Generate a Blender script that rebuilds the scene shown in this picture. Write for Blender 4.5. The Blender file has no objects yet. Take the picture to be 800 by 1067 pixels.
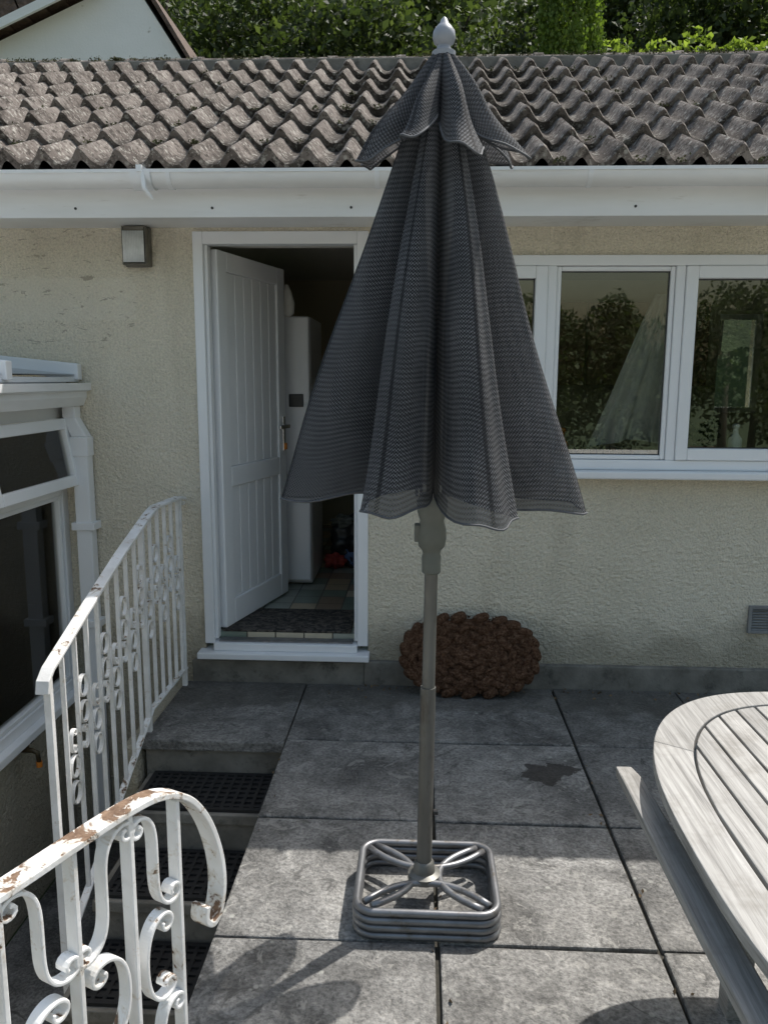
import bpy, bmesh, math, random
import numpy as np
from mathutils import Matrix, Vector
random.seed(7); rng=np.random.default_rng(7)
scene=bpy.context.scene
COL=scene.collection

# ------------------------------------------------------------------ materials
def new_mat(name):
    m=bpy.data.materials.new(name); m.use_nodes=True
    nt=m.node_tree; nt.nodes.clear()
    out=nt.nodes.new('ShaderNodeOutputMaterial')
    b=nt.nodes.new('ShaderNodeBsdfPrincipled')
    nt.links.new(b.outputs[0],out.inputs[0])
    return m,nt,b,out
def N(nt,t,**k):
    n=nt.nodes.new(t)
    for a,v in k.items(): setattr(n,a,v)
    return n
def L(nt,a,b): nt.links.new(a,b)
def coords(nt,scale=(1,1,1)):
    tc=N(nt,'ShaderNodeTexCoord'); mp=N(nt,'ShaderNodeMapping')
    mp.inputs['Scale'].default_value=scale
    L(nt,tc.outputs['Object'],mp.inputs[0]); return mp.outputs[0]
def noise(nt,vec,scale,detail=3,rough=.6,dist=0):
    n=N(nt,'ShaderNodeTexNoise'); n.inputs['Scale'].default_value=scale
    n.inputs['Detail'].default_value=min(detail,4); n.inputs['Roughness'].default_value=rough
    n.inputs['Distortion'].default_value=dist
    L(nt,vec,n.inputs['Vector']); return n.outputs['Fac']
def ramp(nt,fac,stops):
    r=N(nt,'ShaderNodeValToRGB'); e=r.color_ramp.elements
    while len(e)<len(stops): e.new(.5)
    for i,(p,c) in enumerate(stops):
        e[i].position=p; e[i].color=(c[0],c[1],c[2],1) if not isinstance(c,(int,float)) else (c,c,c,1)
    L(nt,fac,r.inputs[0]); return r.outputs[0]
def mixc(nt,fac,a,b,mode='MIX'):
    m=N(nt,'ShaderNodeMix',data_type='RGBA',blend_type=mode)
    for s,v in ((m.inputs[0],fac),(m.inputs[6],a),(m.inputs[7],b)):
        if hasattr(v,'is_linked'): L(nt,v,s)
        elif isinstance(v,(int,float)): s.default_value=v
        else: s.default_value=(v[0],v[1],v[2],1)
    return m.outputs[2]
def bump(nt,b,h,strength=.5,dist=.01,prev=None):
    n=N(nt,'ShaderNodeBump'); n.inputs['Strength'].default_value=strength; n.inputs['Distance'].default_value=dist
    L(nt,h,n.inputs['Height'])
    if prev: L(nt,prev,n.inputs['Normal'])
    L(nt,n.outputs[0],b.inputs['Normal']); return n.outputs[0]
def mathn(nt,op,a,b=0.0):
    m=N(nt,'ShaderNodeMath',operation=op)
    for s,v in ((m.inputs[0],a),(m.inputs[1],b)):
        if hasattr(v,'is_linked'): L(nt,v,s)
        else: s.default_value=v
    return m.outputs[0]
def simple(name,c1,c2=None,scale=6,rough=.6,bs=0,bscale=80,bd=.003,metal=0,spot=None,stretch=(1,1,1),spec=.5):
    m,nt,b,o=new_mat(name); v=coords(nt,stretch)
    c2=c2 or tuple(x*.8 for x in c1)
    col=ramp(nt,noise(nt,v,scale),[(.3,c2),(.7,c1)])
    if spot:
        sc,sz,lo,hi=spot
        f=ramp(nt,noise(nt,v,sz,4,.7),[(lo,0.),(hi,1.)])
        col=mixc(nt,f,col,sc)
    L(nt,col,b.inputs['Base Color'])
    b.inputs['Roughness'].default_value=rough; b.inputs['Metallic'].default_value=metal
    b.inputs['Specular IOR Level'].default_value=spec
    if bs: bump(nt,b,noise(nt,v,bscale,2),bs,bd)
    return m

def stucco_mat(name='cream_render',base=(.87,.80,.65),dark=(.78,.71,.56)):
    m,nt,b,o=new_mat(name); v=coords(nt)
    col=ramp(nt,noise(nt,v,1.3,4,.65),[(.3,dark),(.6,base)])
    st=coords(nt,(3.0,3.0,.5))
    col=mixc(nt,ramp(nt,noise(nt,st,1.5,3,.6),[(.54,0.),(.8,.35)]),col,(.50,.44,.33))
    fine=noise(nt,v,95,3,.7)
    col=mixc(nt,.8,col,ramp(nt,fine,[(.25,.68),(.6,1.06)]),'MULTIPLY')
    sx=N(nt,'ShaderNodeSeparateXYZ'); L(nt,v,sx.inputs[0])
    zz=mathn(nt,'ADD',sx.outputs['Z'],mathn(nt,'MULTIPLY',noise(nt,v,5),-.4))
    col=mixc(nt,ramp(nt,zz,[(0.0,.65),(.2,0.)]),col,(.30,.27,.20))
    px=mathn(nt,'LESS_THAN',mathn(nt,'ADD',sx.outputs['X'],mathn(nt,'MULTIPLY',noise(nt,v,2.5),.4)),-1.25)
    pz=mathn(nt,'MULTIPLY',mathn(nt,'GREATER_THAN',mathn(nt,'ADD',sx.outputs['Z'],mathn(nt,'MULTIPLY',noise(nt,v,7),.10)),1.93),
             mathn(nt,'LESS_THAN',mathn(nt,'ADD',sx.outputs['Z'],mathn(nt,'MULTIPLY',noise(nt,v,9),.06)),2.12))
    pm=mathn(nt,'MULTIPLY',px,pz)
    col=mixc(nt,mathn(nt,'MULTIPLY',pm,.4),col,(.88,.83,.70))
    fl=mathn(nt,'MULTIPLY',ramp(nt,noise(nt,coords(nt,(1,1,3.0)),13,4,.75,.6),[(.60,0.),(.63,.8)]),mathn(nt,'MULTIPLY',px,mathn(nt,'GREATER_THAN',sx.outputs['Z'],1.74)))
    col=mixc(nt,fl,col,(.46,.40,.30))
    L(nt,col,b.inputs['Base Color']); b.inputs['Roughness'].default_value=.92
    b.inputs['Specular IOR Level'].default_value=.2
    h=mathn(nt,'ADD',mathn(nt,'MULTIPLY',noise(nt,v,48,2,.6),1.0),mathn(nt,'MULTIPLY',noise(nt,v,130,2,.6),.45))
    bump(nt,b,h,1.0,.022)
    return m
M_STUCCO=stucco_mat()

def slab_mat(name='paving_stone'):
    m,nt,b,o=new_mat(name); v=coords(nt)
    g=N(nt,'ShaderNodeNewGeometry')
    off=N(nt,'ShaderNodeVectorMath',operation='ADD'); cmb=N(nt,'ShaderNodeCombineXYZ')
    L(nt,mathn(nt,'MULTIPLY',g.outputs['Random Per Island'],37.),cmb.inputs[0]); L(nt,mathn(nt,'MULTIPLY',g.outputs['Random Per Island'],11.),cmb.inputs[1])
    L(nt,v,off.inputs[0]); L(nt,cmb.outputs[0],off.inputs[1]); w=off.outputs[0]
    big=noise(nt,w,2.6,4,.65,.8); mid=noise(nt,w,14,4,.75,.3); fin=noise(nt,w,80,3,.7)
    col=ramp(nt,big,[(.34,(.105,.102,.096)),(.5,(.190,.185,.174)),(.66,(.265,.258,.242))])
    col=mixc(nt,1.0,col,ramp(nt,mid,[(.36,.70),(.5,1.0),(.64,1.2)]),'MULTIPLY')
    col=mixc(nt,1.0,col,ramp(nt,fin,[(.35,.62),(.5,1.0),(.66,1.35)]),'MULTIPLY')
    col=mixc(nt,ramp(nt,noise(nt,w,8,4,.8,1.2),[(.57,0.),(.63,.5)]),col,(.36,.35,.32))
    col=mixc(nt,ramp(nt,noise(nt,w,5.2,4,.8,1.6),[(.58,0.),(.65,.65)]),col,(.058,.056,.052))
    # small pale lichen rosettes
    vo=N(nt,'ShaderNodeTexVoronoi'); vo.inputs['Scale'].default_value=16; L(nt,w,vo.inputs['Vector'])
    ls=mathn(nt,'MULTIPLY',ramp(nt,vo.outputs['Distance'],[(.10,1.),(.16,0.)]),ramp(nt,noise(nt,w,3.3,2),[(.54,0.),(.60,.6)]))
    col=mixc(nt,ls,col,(.40,.40,.36))
    col=mixc(nt,1.0,col,ramp(nt,g.outputs['Random Per Island'],[(0,.84),(1,1.12)]),'MULTIPLY')
    sx=N(nt,'ShaderNodeSeparateXYZ'); L(nt,v,sx.inputs[0])
    yy=mathn(nt,'ADD',sx.outputs['Y'],mathn(nt,'MULTIPLY',noise(nt,v,4,4,.7),.6))
    damp=ramp(nt,mathn(nt,'ADD',yy,1.0),[(.90,0.),(1.15,.55)])
    col=mixc(nt,damp,col,(.075,.07,.058))
    ds=N(nt,'ShaderNodeVectorMath',operation='DISTANCE')
    sc2=N(nt,'ShaderNodeVectorMath',operation='MULTIPLY'); L(nt,v,sc2.inputs[0]); sc2.inputs[1].default_value=(1,1.7,0)
    L(nt,sc2.outputs[0],ds.inputs[0]); ds.inputs[1].default_value=(.53,-.95*1.7,0)
    dd=mathn(nt,'ADD',ds.outputs['Value'],mathn(nt,'MULTIPLY',noise(nt,v,9,4,.6),.40))
    pf=ramp(nt,dd,[(.32,1.),(.332,0.)])
    col=mixc(nt,mathn(nt,'MULTIPLY',pf,.85),col,(.035,.030,.026))
    L(nt,col,b.inputs['Base Color'])
    L(nt,ramp(nt,mid,[(.3,.62),(.7,.9)]),b.inputs['Roughness']); b.inputs['Specular IOR Level'].default_value=.35
    h=mathn(nt,'ADD',mathn(nt,'MULTIPLY',mid,1.0),mathn(nt,'MULTIPLY',fin,.45))
    bump(nt,b,h,.8,.014)
    return m
M_SLAB=slab_mat()
M_DIRT=simple('joint_soil',(.05,.045,.035),(.02,.02,.015),30,.95,bs=.6)
M_CONC=simple('stained_concrete',(.27,.255,.22),(.14,.13,.11),7,.9,bs=.5,bscale=60,bd=.006,spot=((.06,.06,.05),12,.55,.75))
M_PVC=simple('white_upvc',(.87,.88,.89),(.83,.84,.85),3,.30)
M_PVC_D=simple('weathered_white_plastic',(.87,.875,.875),(.77,.77,.755),2.2,.42,spot=((.48,.45,.40),5,.63,.85),stretch=(.6,1,4))
M_WHITEAPP=simple('appliance_white',(.85,.85,.86),(.82,.82,.83),2,.3)
M_BLACK=simple('black_rubber',(.018,.018,.018),(.010,.010,.010),20,.75,bs=.3)
M_DARK=simple('dark_plastic',(.03,.03,.03),(.02,.02,.02),10,.4)
M_STEEL=simple('galvanised_steel',(.27,.275,.285),(.19,.19,.195),16,.42,metal=.65,bs=.10,bscale=90,bd=.001,spot=((.15,.13,.105),22,.56,.71))
M_POLE=simple('aged_aluminium_pole',(.20,.198,.182),(.135,.132,.12),10,.48,metal=.5,bs=.10,bscale=90,bd=.001,spot=((.10,.085,.07),18,.55,.73),stretch=(1,1,.35))
M_GREYPL=simple('grey_green_plastic',(.17,.18,.16),(.11,.12,.105),9,.5)
M_FINIAL=simple('pale_grey_plastic',(.32,.34,.38),(.25,.27,.31),9,.4)
M_INWALL=simple('kitchen_wall_paint',(.62,.56,.41),(.55,.50,.37),1.5,.8)
M_CEIL=simple('ceiling_paint',(.74,.71,.64),(.69,.66,.59),1.5,.8)
M_MATDARK=simple('dark_carpet',(.03,.025,.022),(.14,.12,.10),28,.95,bs=.7,spot=((.02,.018,.015),40,.5,.55))
M_BRONZE=simple('lamp_bronze',(.19,.18,.15),(.12,.11,.09),20,.5,metal=.3)
M_ORANGE=simple('orange_plastic',(.75,.25,.03),(.6,.18,.02),10,.5)
M_RED=simple('red_plastic',(.42,.06,.045),(.28,.035,.025),10,.5)
M_BLUE=simple('blue_cloth',(.12,.19,.34),(.08,.12,.24),10,.8)
M_CLOTH=simple('cream_cotton',(.82,.80,.75),(.70,.68,.63),7,.9,bs=.3,bscale=200)
M_HANDLE=simple('chrome_handle',(.75,.75,.75),(.6,.6,.6),8,.25,metal=.9)
M_BARK=simple('tree_bark',(.10,.08,.06),(.05,.04,.03),8,.95,bs=.8,bscale=20,bd=.03)

def painted_iron(name,rust_lo,rust_hi,nzf=.09):
    m,nt,b,o=new_mat(name); v=coords(nt)
    col=ramp(nt,noise(nt,v,9,3,.6),[(.3,(.70,.695,.67)),(.6,(.86,.86,.85))])
    g=N(nt,'ShaderNodeNewGeometry'); sx=N(nt,'ShaderNodeSeparateXYZ'); L(nt,g.outputs['Normal'],sx.inputs[0])
    nz=mathn(nt,'MULTIPLY',mathn(nt,'MAXIMUM',sx.outputs['Z'],0.),nzf)
    nn=mathn(nt,'ADD',noise(nt,v,17,4,.75,.5),nz)
    f=ramp(nt,nn,[(rust_lo,0.),(rust_hi,1.)])
    rust=ramp(nt,noise(nt,v,60,3),[(.3,(.09,.05,.03)),(.7,(.26,.17,.11))])
    stain=ramp(nt,nn,[(rust_lo-.08,0.),(rust_lo,.55)])
    col=mixc(nt,stain,col,(.55,.47,.36)); col=mixc(nt,f,col,rust)
    L(nt,col,b.inputs['Base Color']); L(nt,ramp(nt,f,[(0,.45),(1,.9)]),b.inputs['Roughness'])
    bump(nt,b,mathn(nt,'SUBTRACT',noise(nt,v,70,2),f),.5,.002)
    return m
M_IRON=painted_iron('rusting_white_painted_iron',.64,.67)
M_IRONT=painted_iron('heavily_rusted_white_iron',.59,.64,.10)
M_IRON2=painted_iron('white_painted_iron',.68,.72)

def wood_mat():
    m,nt,b,o=new_mat('weathered_teak'); v=coords(nt)
    g=N(nt,'ShaderNodeNewGeometry')
    gr=noise(nt,coords(nt,(60,2.2,60)),1.6,4,.65,.2)
    col=ramp(nt,gr,[(.3,(.20,.193,.18)),(.5,(.35,.34,.318)),(.7,(.465,.455,.43))])
    col=mixc(nt,1.0,col,ramp(nt,g.outputs['Random Per Island'],[(0,.80),(1,1.06)]),'MULTIPLY')
    col=mixc(nt,ramp(nt,noise(nt,v,7,4,.7),[(.52,0.),(.68,.5)]),col,(.19,.175,.15))
    L(nt,col,b.inputs['Base Color']); b.inputs['Roughness'].default_value=.8
    bump(nt,b,gr,.5,.003)
    return m
M_WOOD=wood_mat()

PER=.166
def tile_mat():
    m,nt,b,o=new_mat('concrete_roof_tiles'); v=coords(nt)
    col=ramp(nt,noise(nt,v,3.5,4,.7),[(.35,(.095,.081,.072)),(.5,(.170,.147,.132)),(.65,(.25,.222,.20))])
    sx=N(nt,'ShaderNodeSeparateXYZ'); L(nt,v,sx.inputs[0])
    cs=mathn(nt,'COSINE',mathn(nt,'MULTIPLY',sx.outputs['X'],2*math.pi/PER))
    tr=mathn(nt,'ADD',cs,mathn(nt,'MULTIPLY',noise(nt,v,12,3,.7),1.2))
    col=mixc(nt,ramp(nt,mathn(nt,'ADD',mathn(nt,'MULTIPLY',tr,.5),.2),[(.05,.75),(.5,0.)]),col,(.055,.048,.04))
    w=N(nt,'ShaderNodeTexVoronoi'); w.inputs['Scale'].default_value=30; L(nt,v,w.inputs['Vector'])
    lich=mathn(nt,'MULTIPLY',ramp(nt,w.outputs['Distance'],[(.22,1.),(.4,0.)]),ramp(nt,noise(nt,v,5,3,.7),[(.46,0.),(.58,1.)]))
    col=mixc(nt,mathn(nt,'MULTIPLY',lich,.75),col,(.46,.445,.40))
    col=mixc(nt,ramp(nt,noise(nt,v,24,4,.8),[(.51,0.),(.59,.8)]),col,(.05,.043,.037))
    col=mixc(nt,ramp(nt,noise(nt,v,46,4,.8),[(.56,0.),(.63,.75)]),col,(.44,.42,.375))
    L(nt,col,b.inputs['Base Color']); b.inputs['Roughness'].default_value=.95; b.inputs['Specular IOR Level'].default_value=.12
    bump(nt,b,noise(nt,v,60,4,.75),.9,.010)
    return m
M_TILE=tile_mat()

def glass_mat(name,refl=.2,tint=(.9,.93,.91)):
    m,nt,b,o=new_mat(name); nt.nodes.remove(b)
    t=N(nt,'ShaderNodeBsdfTransparent'); t.inputs[0].default_value=(*tint,1)
    g=N(nt,'ShaderNodeBsdfGlossy'); g.inputs['Roughness'].default_value=.008
    fr=N(nt,'ShaderNodeFresnel'); fr.inputs[0].default_value=1.5
    f=mathn(nt,'ADD',fr.outputs[0],refl)
    mx=N(nt,'ShaderNodeMixShader'); L(nt,f,mx.inputs[0]); L(nt,t.outputs[0],mx.inputs[1]); L(nt,g.outputs[0],mx.inputs[2])
    L(nt,mx.outputs[0],o.inputs[0]); return m
M_GLASS=glass_mat('window_glass',.10)
M_GLASSC=glass_mat('conservatory_glass',.02,(.96,.97,.96))

def fabric_mat():
    m,nt,b,o=new_mat('woven_parasol_fabric')
    uv=N(nt,'ShaderNodeUVMap'); uv.uv_map='UVMap'
    ck=N(nt,'ShaderNodeTexChecker'); ck.inputs['Scale'].default_value=1/.0042
    L(nt,uv.outputs[0],ck.inputs['Vector'])
    sx=N(nt,'ShaderNodeSeparateXYZ'); L(nt,uv.outputs[0],sx.inputs[0])
    v=coords(nt)
    ph=mathn(nt,'ADD',mathn(nt,'MULTIPLY',sx.outputs['Y'],2*math.pi/.0135),mathn(nt,'MULTIPLY',noise(nt,v,3.0,2),16.))
    wv=mathn(nt,'ADD',mathn(nt,'MULTIPLY',mathn(nt,'SINE',ph),.5),.5)
    col=mixc(nt,ck.outputs['Fac'],(.010,.0105,.012),(.235,.24,.252))
    col=mixc(nt,mathn(nt,'MULTIPLY',wv,.60),col,(.022,.023,.026))
    col=mixc(nt,1.0,col,ramp(nt,noise(nt,v,6,3,.6),[(.3,.8),(.7,1.15)]),'MULTIPLY')
    sm=N(nt,'ShaderNodeUVMap'); sm.uv_map='Seam'; s2=N(nt,'ShaderNodeSeparateXYZ'); L(nt,sm.outputs[0],s2.inputs[0])
    seam=ramp(nt,mathn(nt,'ABSOLUTE',s2.outputs['X']),[(.0,1.),(.0045,1.),(.006,0.)])
    col=mixc(nt,mathn(nt,'MULTIPLY',seam,.75),col,(.022,.023,.026))
    L(nt,col,b.inputs['Base Color']); b.inputs['Roughness'].default_value=.75
    b.inputs['Specular IOR Level'].default_value=.2
    tr=N(nt,'ShaderNodeBsdfTranslucent'); L(nt,col,tr.inputs[0])
    mx=N(nt,'ShaderNodeMixShader'); mx.inputs[0].default_value=.35
    L(nt,b.outputs[0],mx.inputs[1]); L(nt,tr.outputs[0],mx.inputs[2])
    tp=N(nt,'ShaderNodeBsdfTransparent'); mx2=N(nt,'ShaderNodeMixShader')
    L(nt,mathn(nt,'MULTIPLY',mathn(nt,'SUBTRACT',1.0,ck.outputs['Fac']),.34),mx2.inputs[0])
    L(nt,mx.outputs[0],mx2.inputs[1]); L(nt,tp.outputs[0],mx2.inputs[2])
    L(nt,mx2.outputs[0],o.inputs[0]); return m
M_FABRIC=fabric_mat()
M_PIPING=simple('grey_piping',(.10,.105,.115),(.07,.075,.08),30,.7)

def leaf_mat(name,dark,mid,light,trans=.35):
    m,nt,b,o=new_mat(name); v=coords(nt)
    g=N(nt,'ShaderNodeNewGeometry')
    f=mathn(nt,'ADD',mathn(nt,'MULTIPLY',g.outputs['Random Per Island'],.5),mathn(nt,'MULTIPLY',noise(nt,v,.8,1),.55))
    col=ramp(nt,f,[(.2,dark),(.5,mid),(.85,light)])
    L(nt,col,b.inputs['Base Color']); b.inputs['Roughness'].default_value=.6; b.inputs['Specular IOR Level'].default_value=.25
    tr=N(nt,'ShaderNodeBsdfTranslucent'); L(nt,mixc(nt,1.0,col,(1.3,1.5,.6),'MULTIPLY'),tr.inputs[0])
    mx=N(nt,'ShaderNodeMixShader'); mx.inputs[0].default_value=trans
    L(nt,b.outputs[0],mx.inputs[1]); L(nt,tr.outputs[0],mx.inputs[2]); L(nt,mx.outputs[0],o.inputs[0])
    return m
M_LEAF=leaf_mat('woodland_leaves',(.028,.040,.018),(.058,.080,.032),(.11,.135,.06))
M_LEAF2=leaf_mat('bright_shrub_leaves',(.08,.11,.02),(.17,.22,.05),(.28,.33,.10),.5)
M_LEAF3=leaf_mat('cypress_foliage',(.07,.115,.022),(.14,.20,.045),(.22,.28,.07),.4)

def ground_mat():
    m,nt,b,o=new_mat('grass_and_earth'); v=coords(nt)
    col=ramp(nt,noise(nt,v,.7,4,.7),[(.3,(.03,.045,.015)),(.6,(.06,.085,.03)),(.8,(.09,.08,.05))])
    L(nt,col,b.inputs['Base Color']); b.inputs['Roughness'].default_value=.95
    bump(nt,b,noise(nt,v,12,4,.8),1,.05); return m
M_GROUND=ground_mat()

def coir_mat():
    m,nt,b,o=new_mat('brown_coir'); v=coords(nt)
    col=ramp(nt,noise(nt,v,85,4,.8),[(.32,(.055,.028,.017)),(.5,(.17,.09,.054)),(.68,(.34,.215,.14))])
    L(nt,col,b.inputs['Base Color']); b.inputs['Roughness'].default_value=1; b.inputs['Specular IOR Level'].default_value=.1
    bump(nt,b,noise(nt,v,150,3,.8),1,.020); return m
M_COIR=coir_mat()

def floor_mat():
    m,nt,b,o=new_mat('kitchen_floor_tiles'); v=coords(nt)
    sc=N(nt,'ShaderNodeVectorMath',operation='SCALE'); sc.inputs['Scale'].default_value=6.5; L(nt,v,sc.inputs[0])
    fl=N(nt,'ShaderNodeVectorMath',operation='FLOOR'); L(nt,sc.outputs[0],fl.inputs[0])
    wn=N(nt,'ShaderNodeTexWhiteNoise',noise_dimensions='2D'); L(nt,fl.outputs[0],wn.inputs['Vector'])
    r=N(nt,'ShaderNodeValToRGB'); r.color_ramp.interpolation='CONSTANT'
    e=r.color_ramp.elements; cs=[(.50,.40,.26),(.22,.27,.22),(.60,.53,.40),(.32,.24,.17),(.38,.40,.34)]
    while len(e)<5: e.new(.5)
    for i,c in enumerate(cs): e[i].position=i/5; e[i].color=(*c,1)
    L(nt,wn.outputs['Value'],r.inputs[0])
    fr=N(nt,'ShaderNodeVectorMath',operation='FRACTION'); L(nt,sc.outputs[0],fr.inputs[0])
    sx=N(nt,'ShaderNodeSeparateXYZ'); L(nt,fr.outputs[0],sx.inputs[0])
    g=mathn(nt,'MAXIMUM',mathn(nt,'LESS_THAN',sx.outputs[0],.05),mathn(nt,'LESS_THAN',sx.outputs[1],.05))
    col=mixc(nt,g,r.outputs[0],(.10,.09,.07))
    L(nt,mixc(nt,.5,col,ramp(nt,noise(nt,v,12),[(.3,.7),(.7,1.)]),'MULTIPLY'),b.inputs['Base Color'])
    b.inputs['Roughness'].default_value=.35; return m
M_FLOOR=floor_mat()

# ------------------------------------------------------------------ mesh helpers
class MB:
    def __init__(s): s.v=[]; s.f=[]
    def add(s,vs,fs):
        o=len(s.v); s.v+= [tuple(p) for p in vs]; s.f+= [tuple(i+o for i in f) for f in fs]; return s
    def box(s,x0,x1,y0,y1,z0,z1):
        vs=[(x,y,z) for z in (z0,z1) for y in (y0,y1) for x in (x0,x1)]
        return s.add(vs,[(0,2,3,1),(4,5,7,6),(0,1,5,4),(2,6,7,3),(0,4,6,2),(1,3,7,5)])
    def obox(s,c,ax,ay,az,sx,sy,sz):
        c=Vector(c);ax=Vector(ax).normalized();ay=Vector(ay).normalized();az=Vector(az).normalized()
        vs=[c+ax*(i*sx/2)+ay*(j*sy/2)+az*(k*sz/2) for k in(-1,1) for j in(-1,1) for i in(-1,1)]
        return s.add(vs,[(0,2,3,1),(4,5,7,6),(0,1,5,4),(2,6,7,3),(0,4,6,2),(1,3,7,5)])
    def ribbon(s,pts,nrm,w,t,closed=False):
        pts=[Vector(p) for p in pts]; nrm=Vector(nrm).normalized(); n=len(pts); vs=[]
        for i,p in enumerate(pts):
            if closed: T=pts[(i+1)%n]-pts[i-1]
            else: T=pts[min(i+1,n-1)]-pts[max(i-1,0)]
            T.normalize(); B=nrm.cross(T).normalized()
            ww=w[i] if hasattr(w,'__len__') else w
            for a,b in((-1,-1),(1,-1),(1,1),(-1,1)): vs.append(p+nrm*(a*ww/2)+B*(b*t/2))
        fs=[]
        for i in range(n if closed else n-1):
            j=(i+1)%n
            for k in range(4): fs.append((i*4+k,i*4+(k+1)%4,j*4+(k+1)%4,j*4+k))
        if not closed: fs+=[(3,2,1,0),tuple((n-1)*4+k for k in range(4))]
        return s.add(vs,fs)
    def tube(s,pts,r,seg=10,closed=False):
        pts=[Vector(p) for p in pts]; n=len(pts); vs=[]
        T0=(pts[1]-pts[0]).normalized(); up=Vector((0,0,1)) if abs(T0.z)<.9 else Vector((1,0,0))
        Nn=T0.cross(up).normalized()
        for i,p in enumerate(pts):
            if closed: T=pts[(i+1)%n]-pts[i-1]
            else: T=pts[min(i+1,n-1)]-pts[max(i-1,0)]
            T.normalize(); Nn=(Nn-T*Nn.dot(T)).normalized(); B=T.cross(Nn)
            rr=r[i] if hasattr(r,'__len__') else r
            for k in range(seg):
                a=2*math.pi*k/seg; vs.append(p+(Nn*math.cos(a)+B*math.sin(a))*rr)
        fs=[]
        for i in range(n if closed else n-1):
            j=(i+1)%n
            for k in range(seg): fs.append((i*seg+k,i*seg+(k+1)%seg,j*seg+(k+1)%seg,j*seg+k))
        if not closed: fs+=[tuple(range(seg))[::-1],tuple((n-1)*seg+k for k in range(seg))]
        return s.add(vs,fs)
    def lathe(s,prof,cx,cy,seg=24):
        vs=[];n=len(prof)
        for r,z in prof:
            for k in range(seg):
                a=2*math.pi*k/seg; vs.append((cx+r*math.cos(a),cy+r*math.sin(a),z))
        fs=[]
        for i in range(n-1):
            for k in range(seg): fs.append((i*seg+k,i*seg+(k+1)%seg,(i+1)*seg+(k+1)%seg,(i+1)*seg+k))
        fs+=[tuple(range(seg))[::-1],tuple((n-1)*seg+k for k in range(seg))]
        return s.add(vs,fs)
    def extrude_x(s,prof,x0,x1):
        n=len(prof); vs=[(x0,y,z) for y,z in prof]+[(x1,y,z) for y,z in prof]
        fs=[(i,(i+1)%n,n+(i+1)%n,n+i) for i in range(n)]+[tuple(range(n))[::-1],tuple(range(n,2*n))]
        return s.add(vs,fs)
    def poly_prism(s,pts,off):
        n=len(pts); off=Vector(off); P=[Vector(p) for p in pts]
        vs=P+[p+off for p in P]
        return s.add(vs,[(i,(i+1)%n,n+(i+1)%n,n+i) for i in range(n)]+[tuple(range(n))[::-1],tuple(range(n,2*n))])
    def holed_wall(s,x0,x1,y0,y1,z0,z1,openings):
        x=x0
        for a,b,c,d in sorted(openings):
            s.box(x,a,y0,y1,z0,z1); s.box(a,b,y0,y1,z0,c); s.box(a,b,y0,y1,d,z1); x=b
        return s.box(x,x1,y0,y1,z0,z1)
    def build(s,name,mat,parent=None,bevel=0,smooth=False,fixn=True,segs=2):
        me=bpy.data.meshes.new(name); me.from_pydata(s.v,[],s.f); me.update()
        if fixn:
            bm=bmesh.new(); bm.from_mesh(me); bmesh.ops.recalc_face_normals(bm,faces=bm.faces); bm.to_mesh(me); bm.free()
        ob=bpy.data.objects.new(name,me); COL.objects.link(ob)
        me.materials.append(mat)
        if smooth:
            for p in me.polygons: p.use_smooth=True
            if smooth=='auto':
                try: me.set_sharp_from_angle(angle=math.radians(40))
                except Exception: pass
        if bevel:
            b=ob.modifiers.new('Bevel','BEVEL'); b.width=bevel; b.segments=segs; b.limit_method='ANGLE'; b.angle_limit=math.radians(40)
        if parent is not None:
            ob.parent=parent; ob.matrix_parent_inverse=Matrix.Translation(-parent.location)
        return ob
def empty(name,loc=(0,0,0)):
    e=bpy.data.objects.new(name,None); e.location=loc; e.empty_display_size=.2; COL.objects.link(e); return e
def frame(mb,x0,x1,z0,z1,w,y0,y1,wb=None,wt=None):
    wb=wb or w; wt=wt or w
    mb.box(x0,x0+w,y0,y1,z0,z1); mb.box(x1-w,x1,y0,y1,z0,z1)
    mb.box(x0+w,x1-w,y0,y1,z0,z0+wb); mb.box(x0+w,x1-w,y0,y1,z1-wt,z1)
def frame_yz(mb,y0,y1,z0,z1,w,x0,x1):
    mb.box(x0,x1,y0,y0+w,z0,z1); mb.box(x0,x1,y1-w,y1,z0,z1)
    mb.box(x0,x1,y0+w,y1-w,z0,z0+w); mb.box(x0,x1,y0+w,y1-w,z1-w,z1)

# ------------------------------------------------------------------ ground & hill
def ground():
    def h(x,y):
        z=-1.0
        if y>4.6: z+= (y-4.6)*.62 + .4*math.sin(x*.3)*min(1,(y-4.6)/6)
        return min(z,22+.02*y)
    xs=list(np.concatenate([np.linspace(-160,-20,8),np.linspace(-16,16,25),np.linspace(20,160,8)]))
    ys=list(np.concatenate([np.linspace(-160,-12,9),np.linspace(-8,4,7),np.linspace(4.6,50,30),np.linspace(60,200,8)]))
    mb=MB(); nx=len(xs)
    vs=[(x,y,h(x,y)) for y in ys for x in xs]
    fs=[(j*nx+i,j*nx+i+1,(j+1)*nx+i+1,(j+1)*nx+i) for j in range(len(ys)-1) for i in range(nx-1)]
    mb.add(vs,fs); mb.build('ground',M_GROUND,smooth=True)
ground()
M_BOUNCE=simple('pale_bounce_gravel',(.68,.66,.61),(.50,.48,.45),60,.95,bs=.8,bscale=70,bd=.02)
MB().box(-9,9,-15,-5.82,-1.1,-.03).build('added_bounce_yard',M_BOUNCE,None)  # pale yard added behind the camera to bounce sunlight onto the wall

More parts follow.
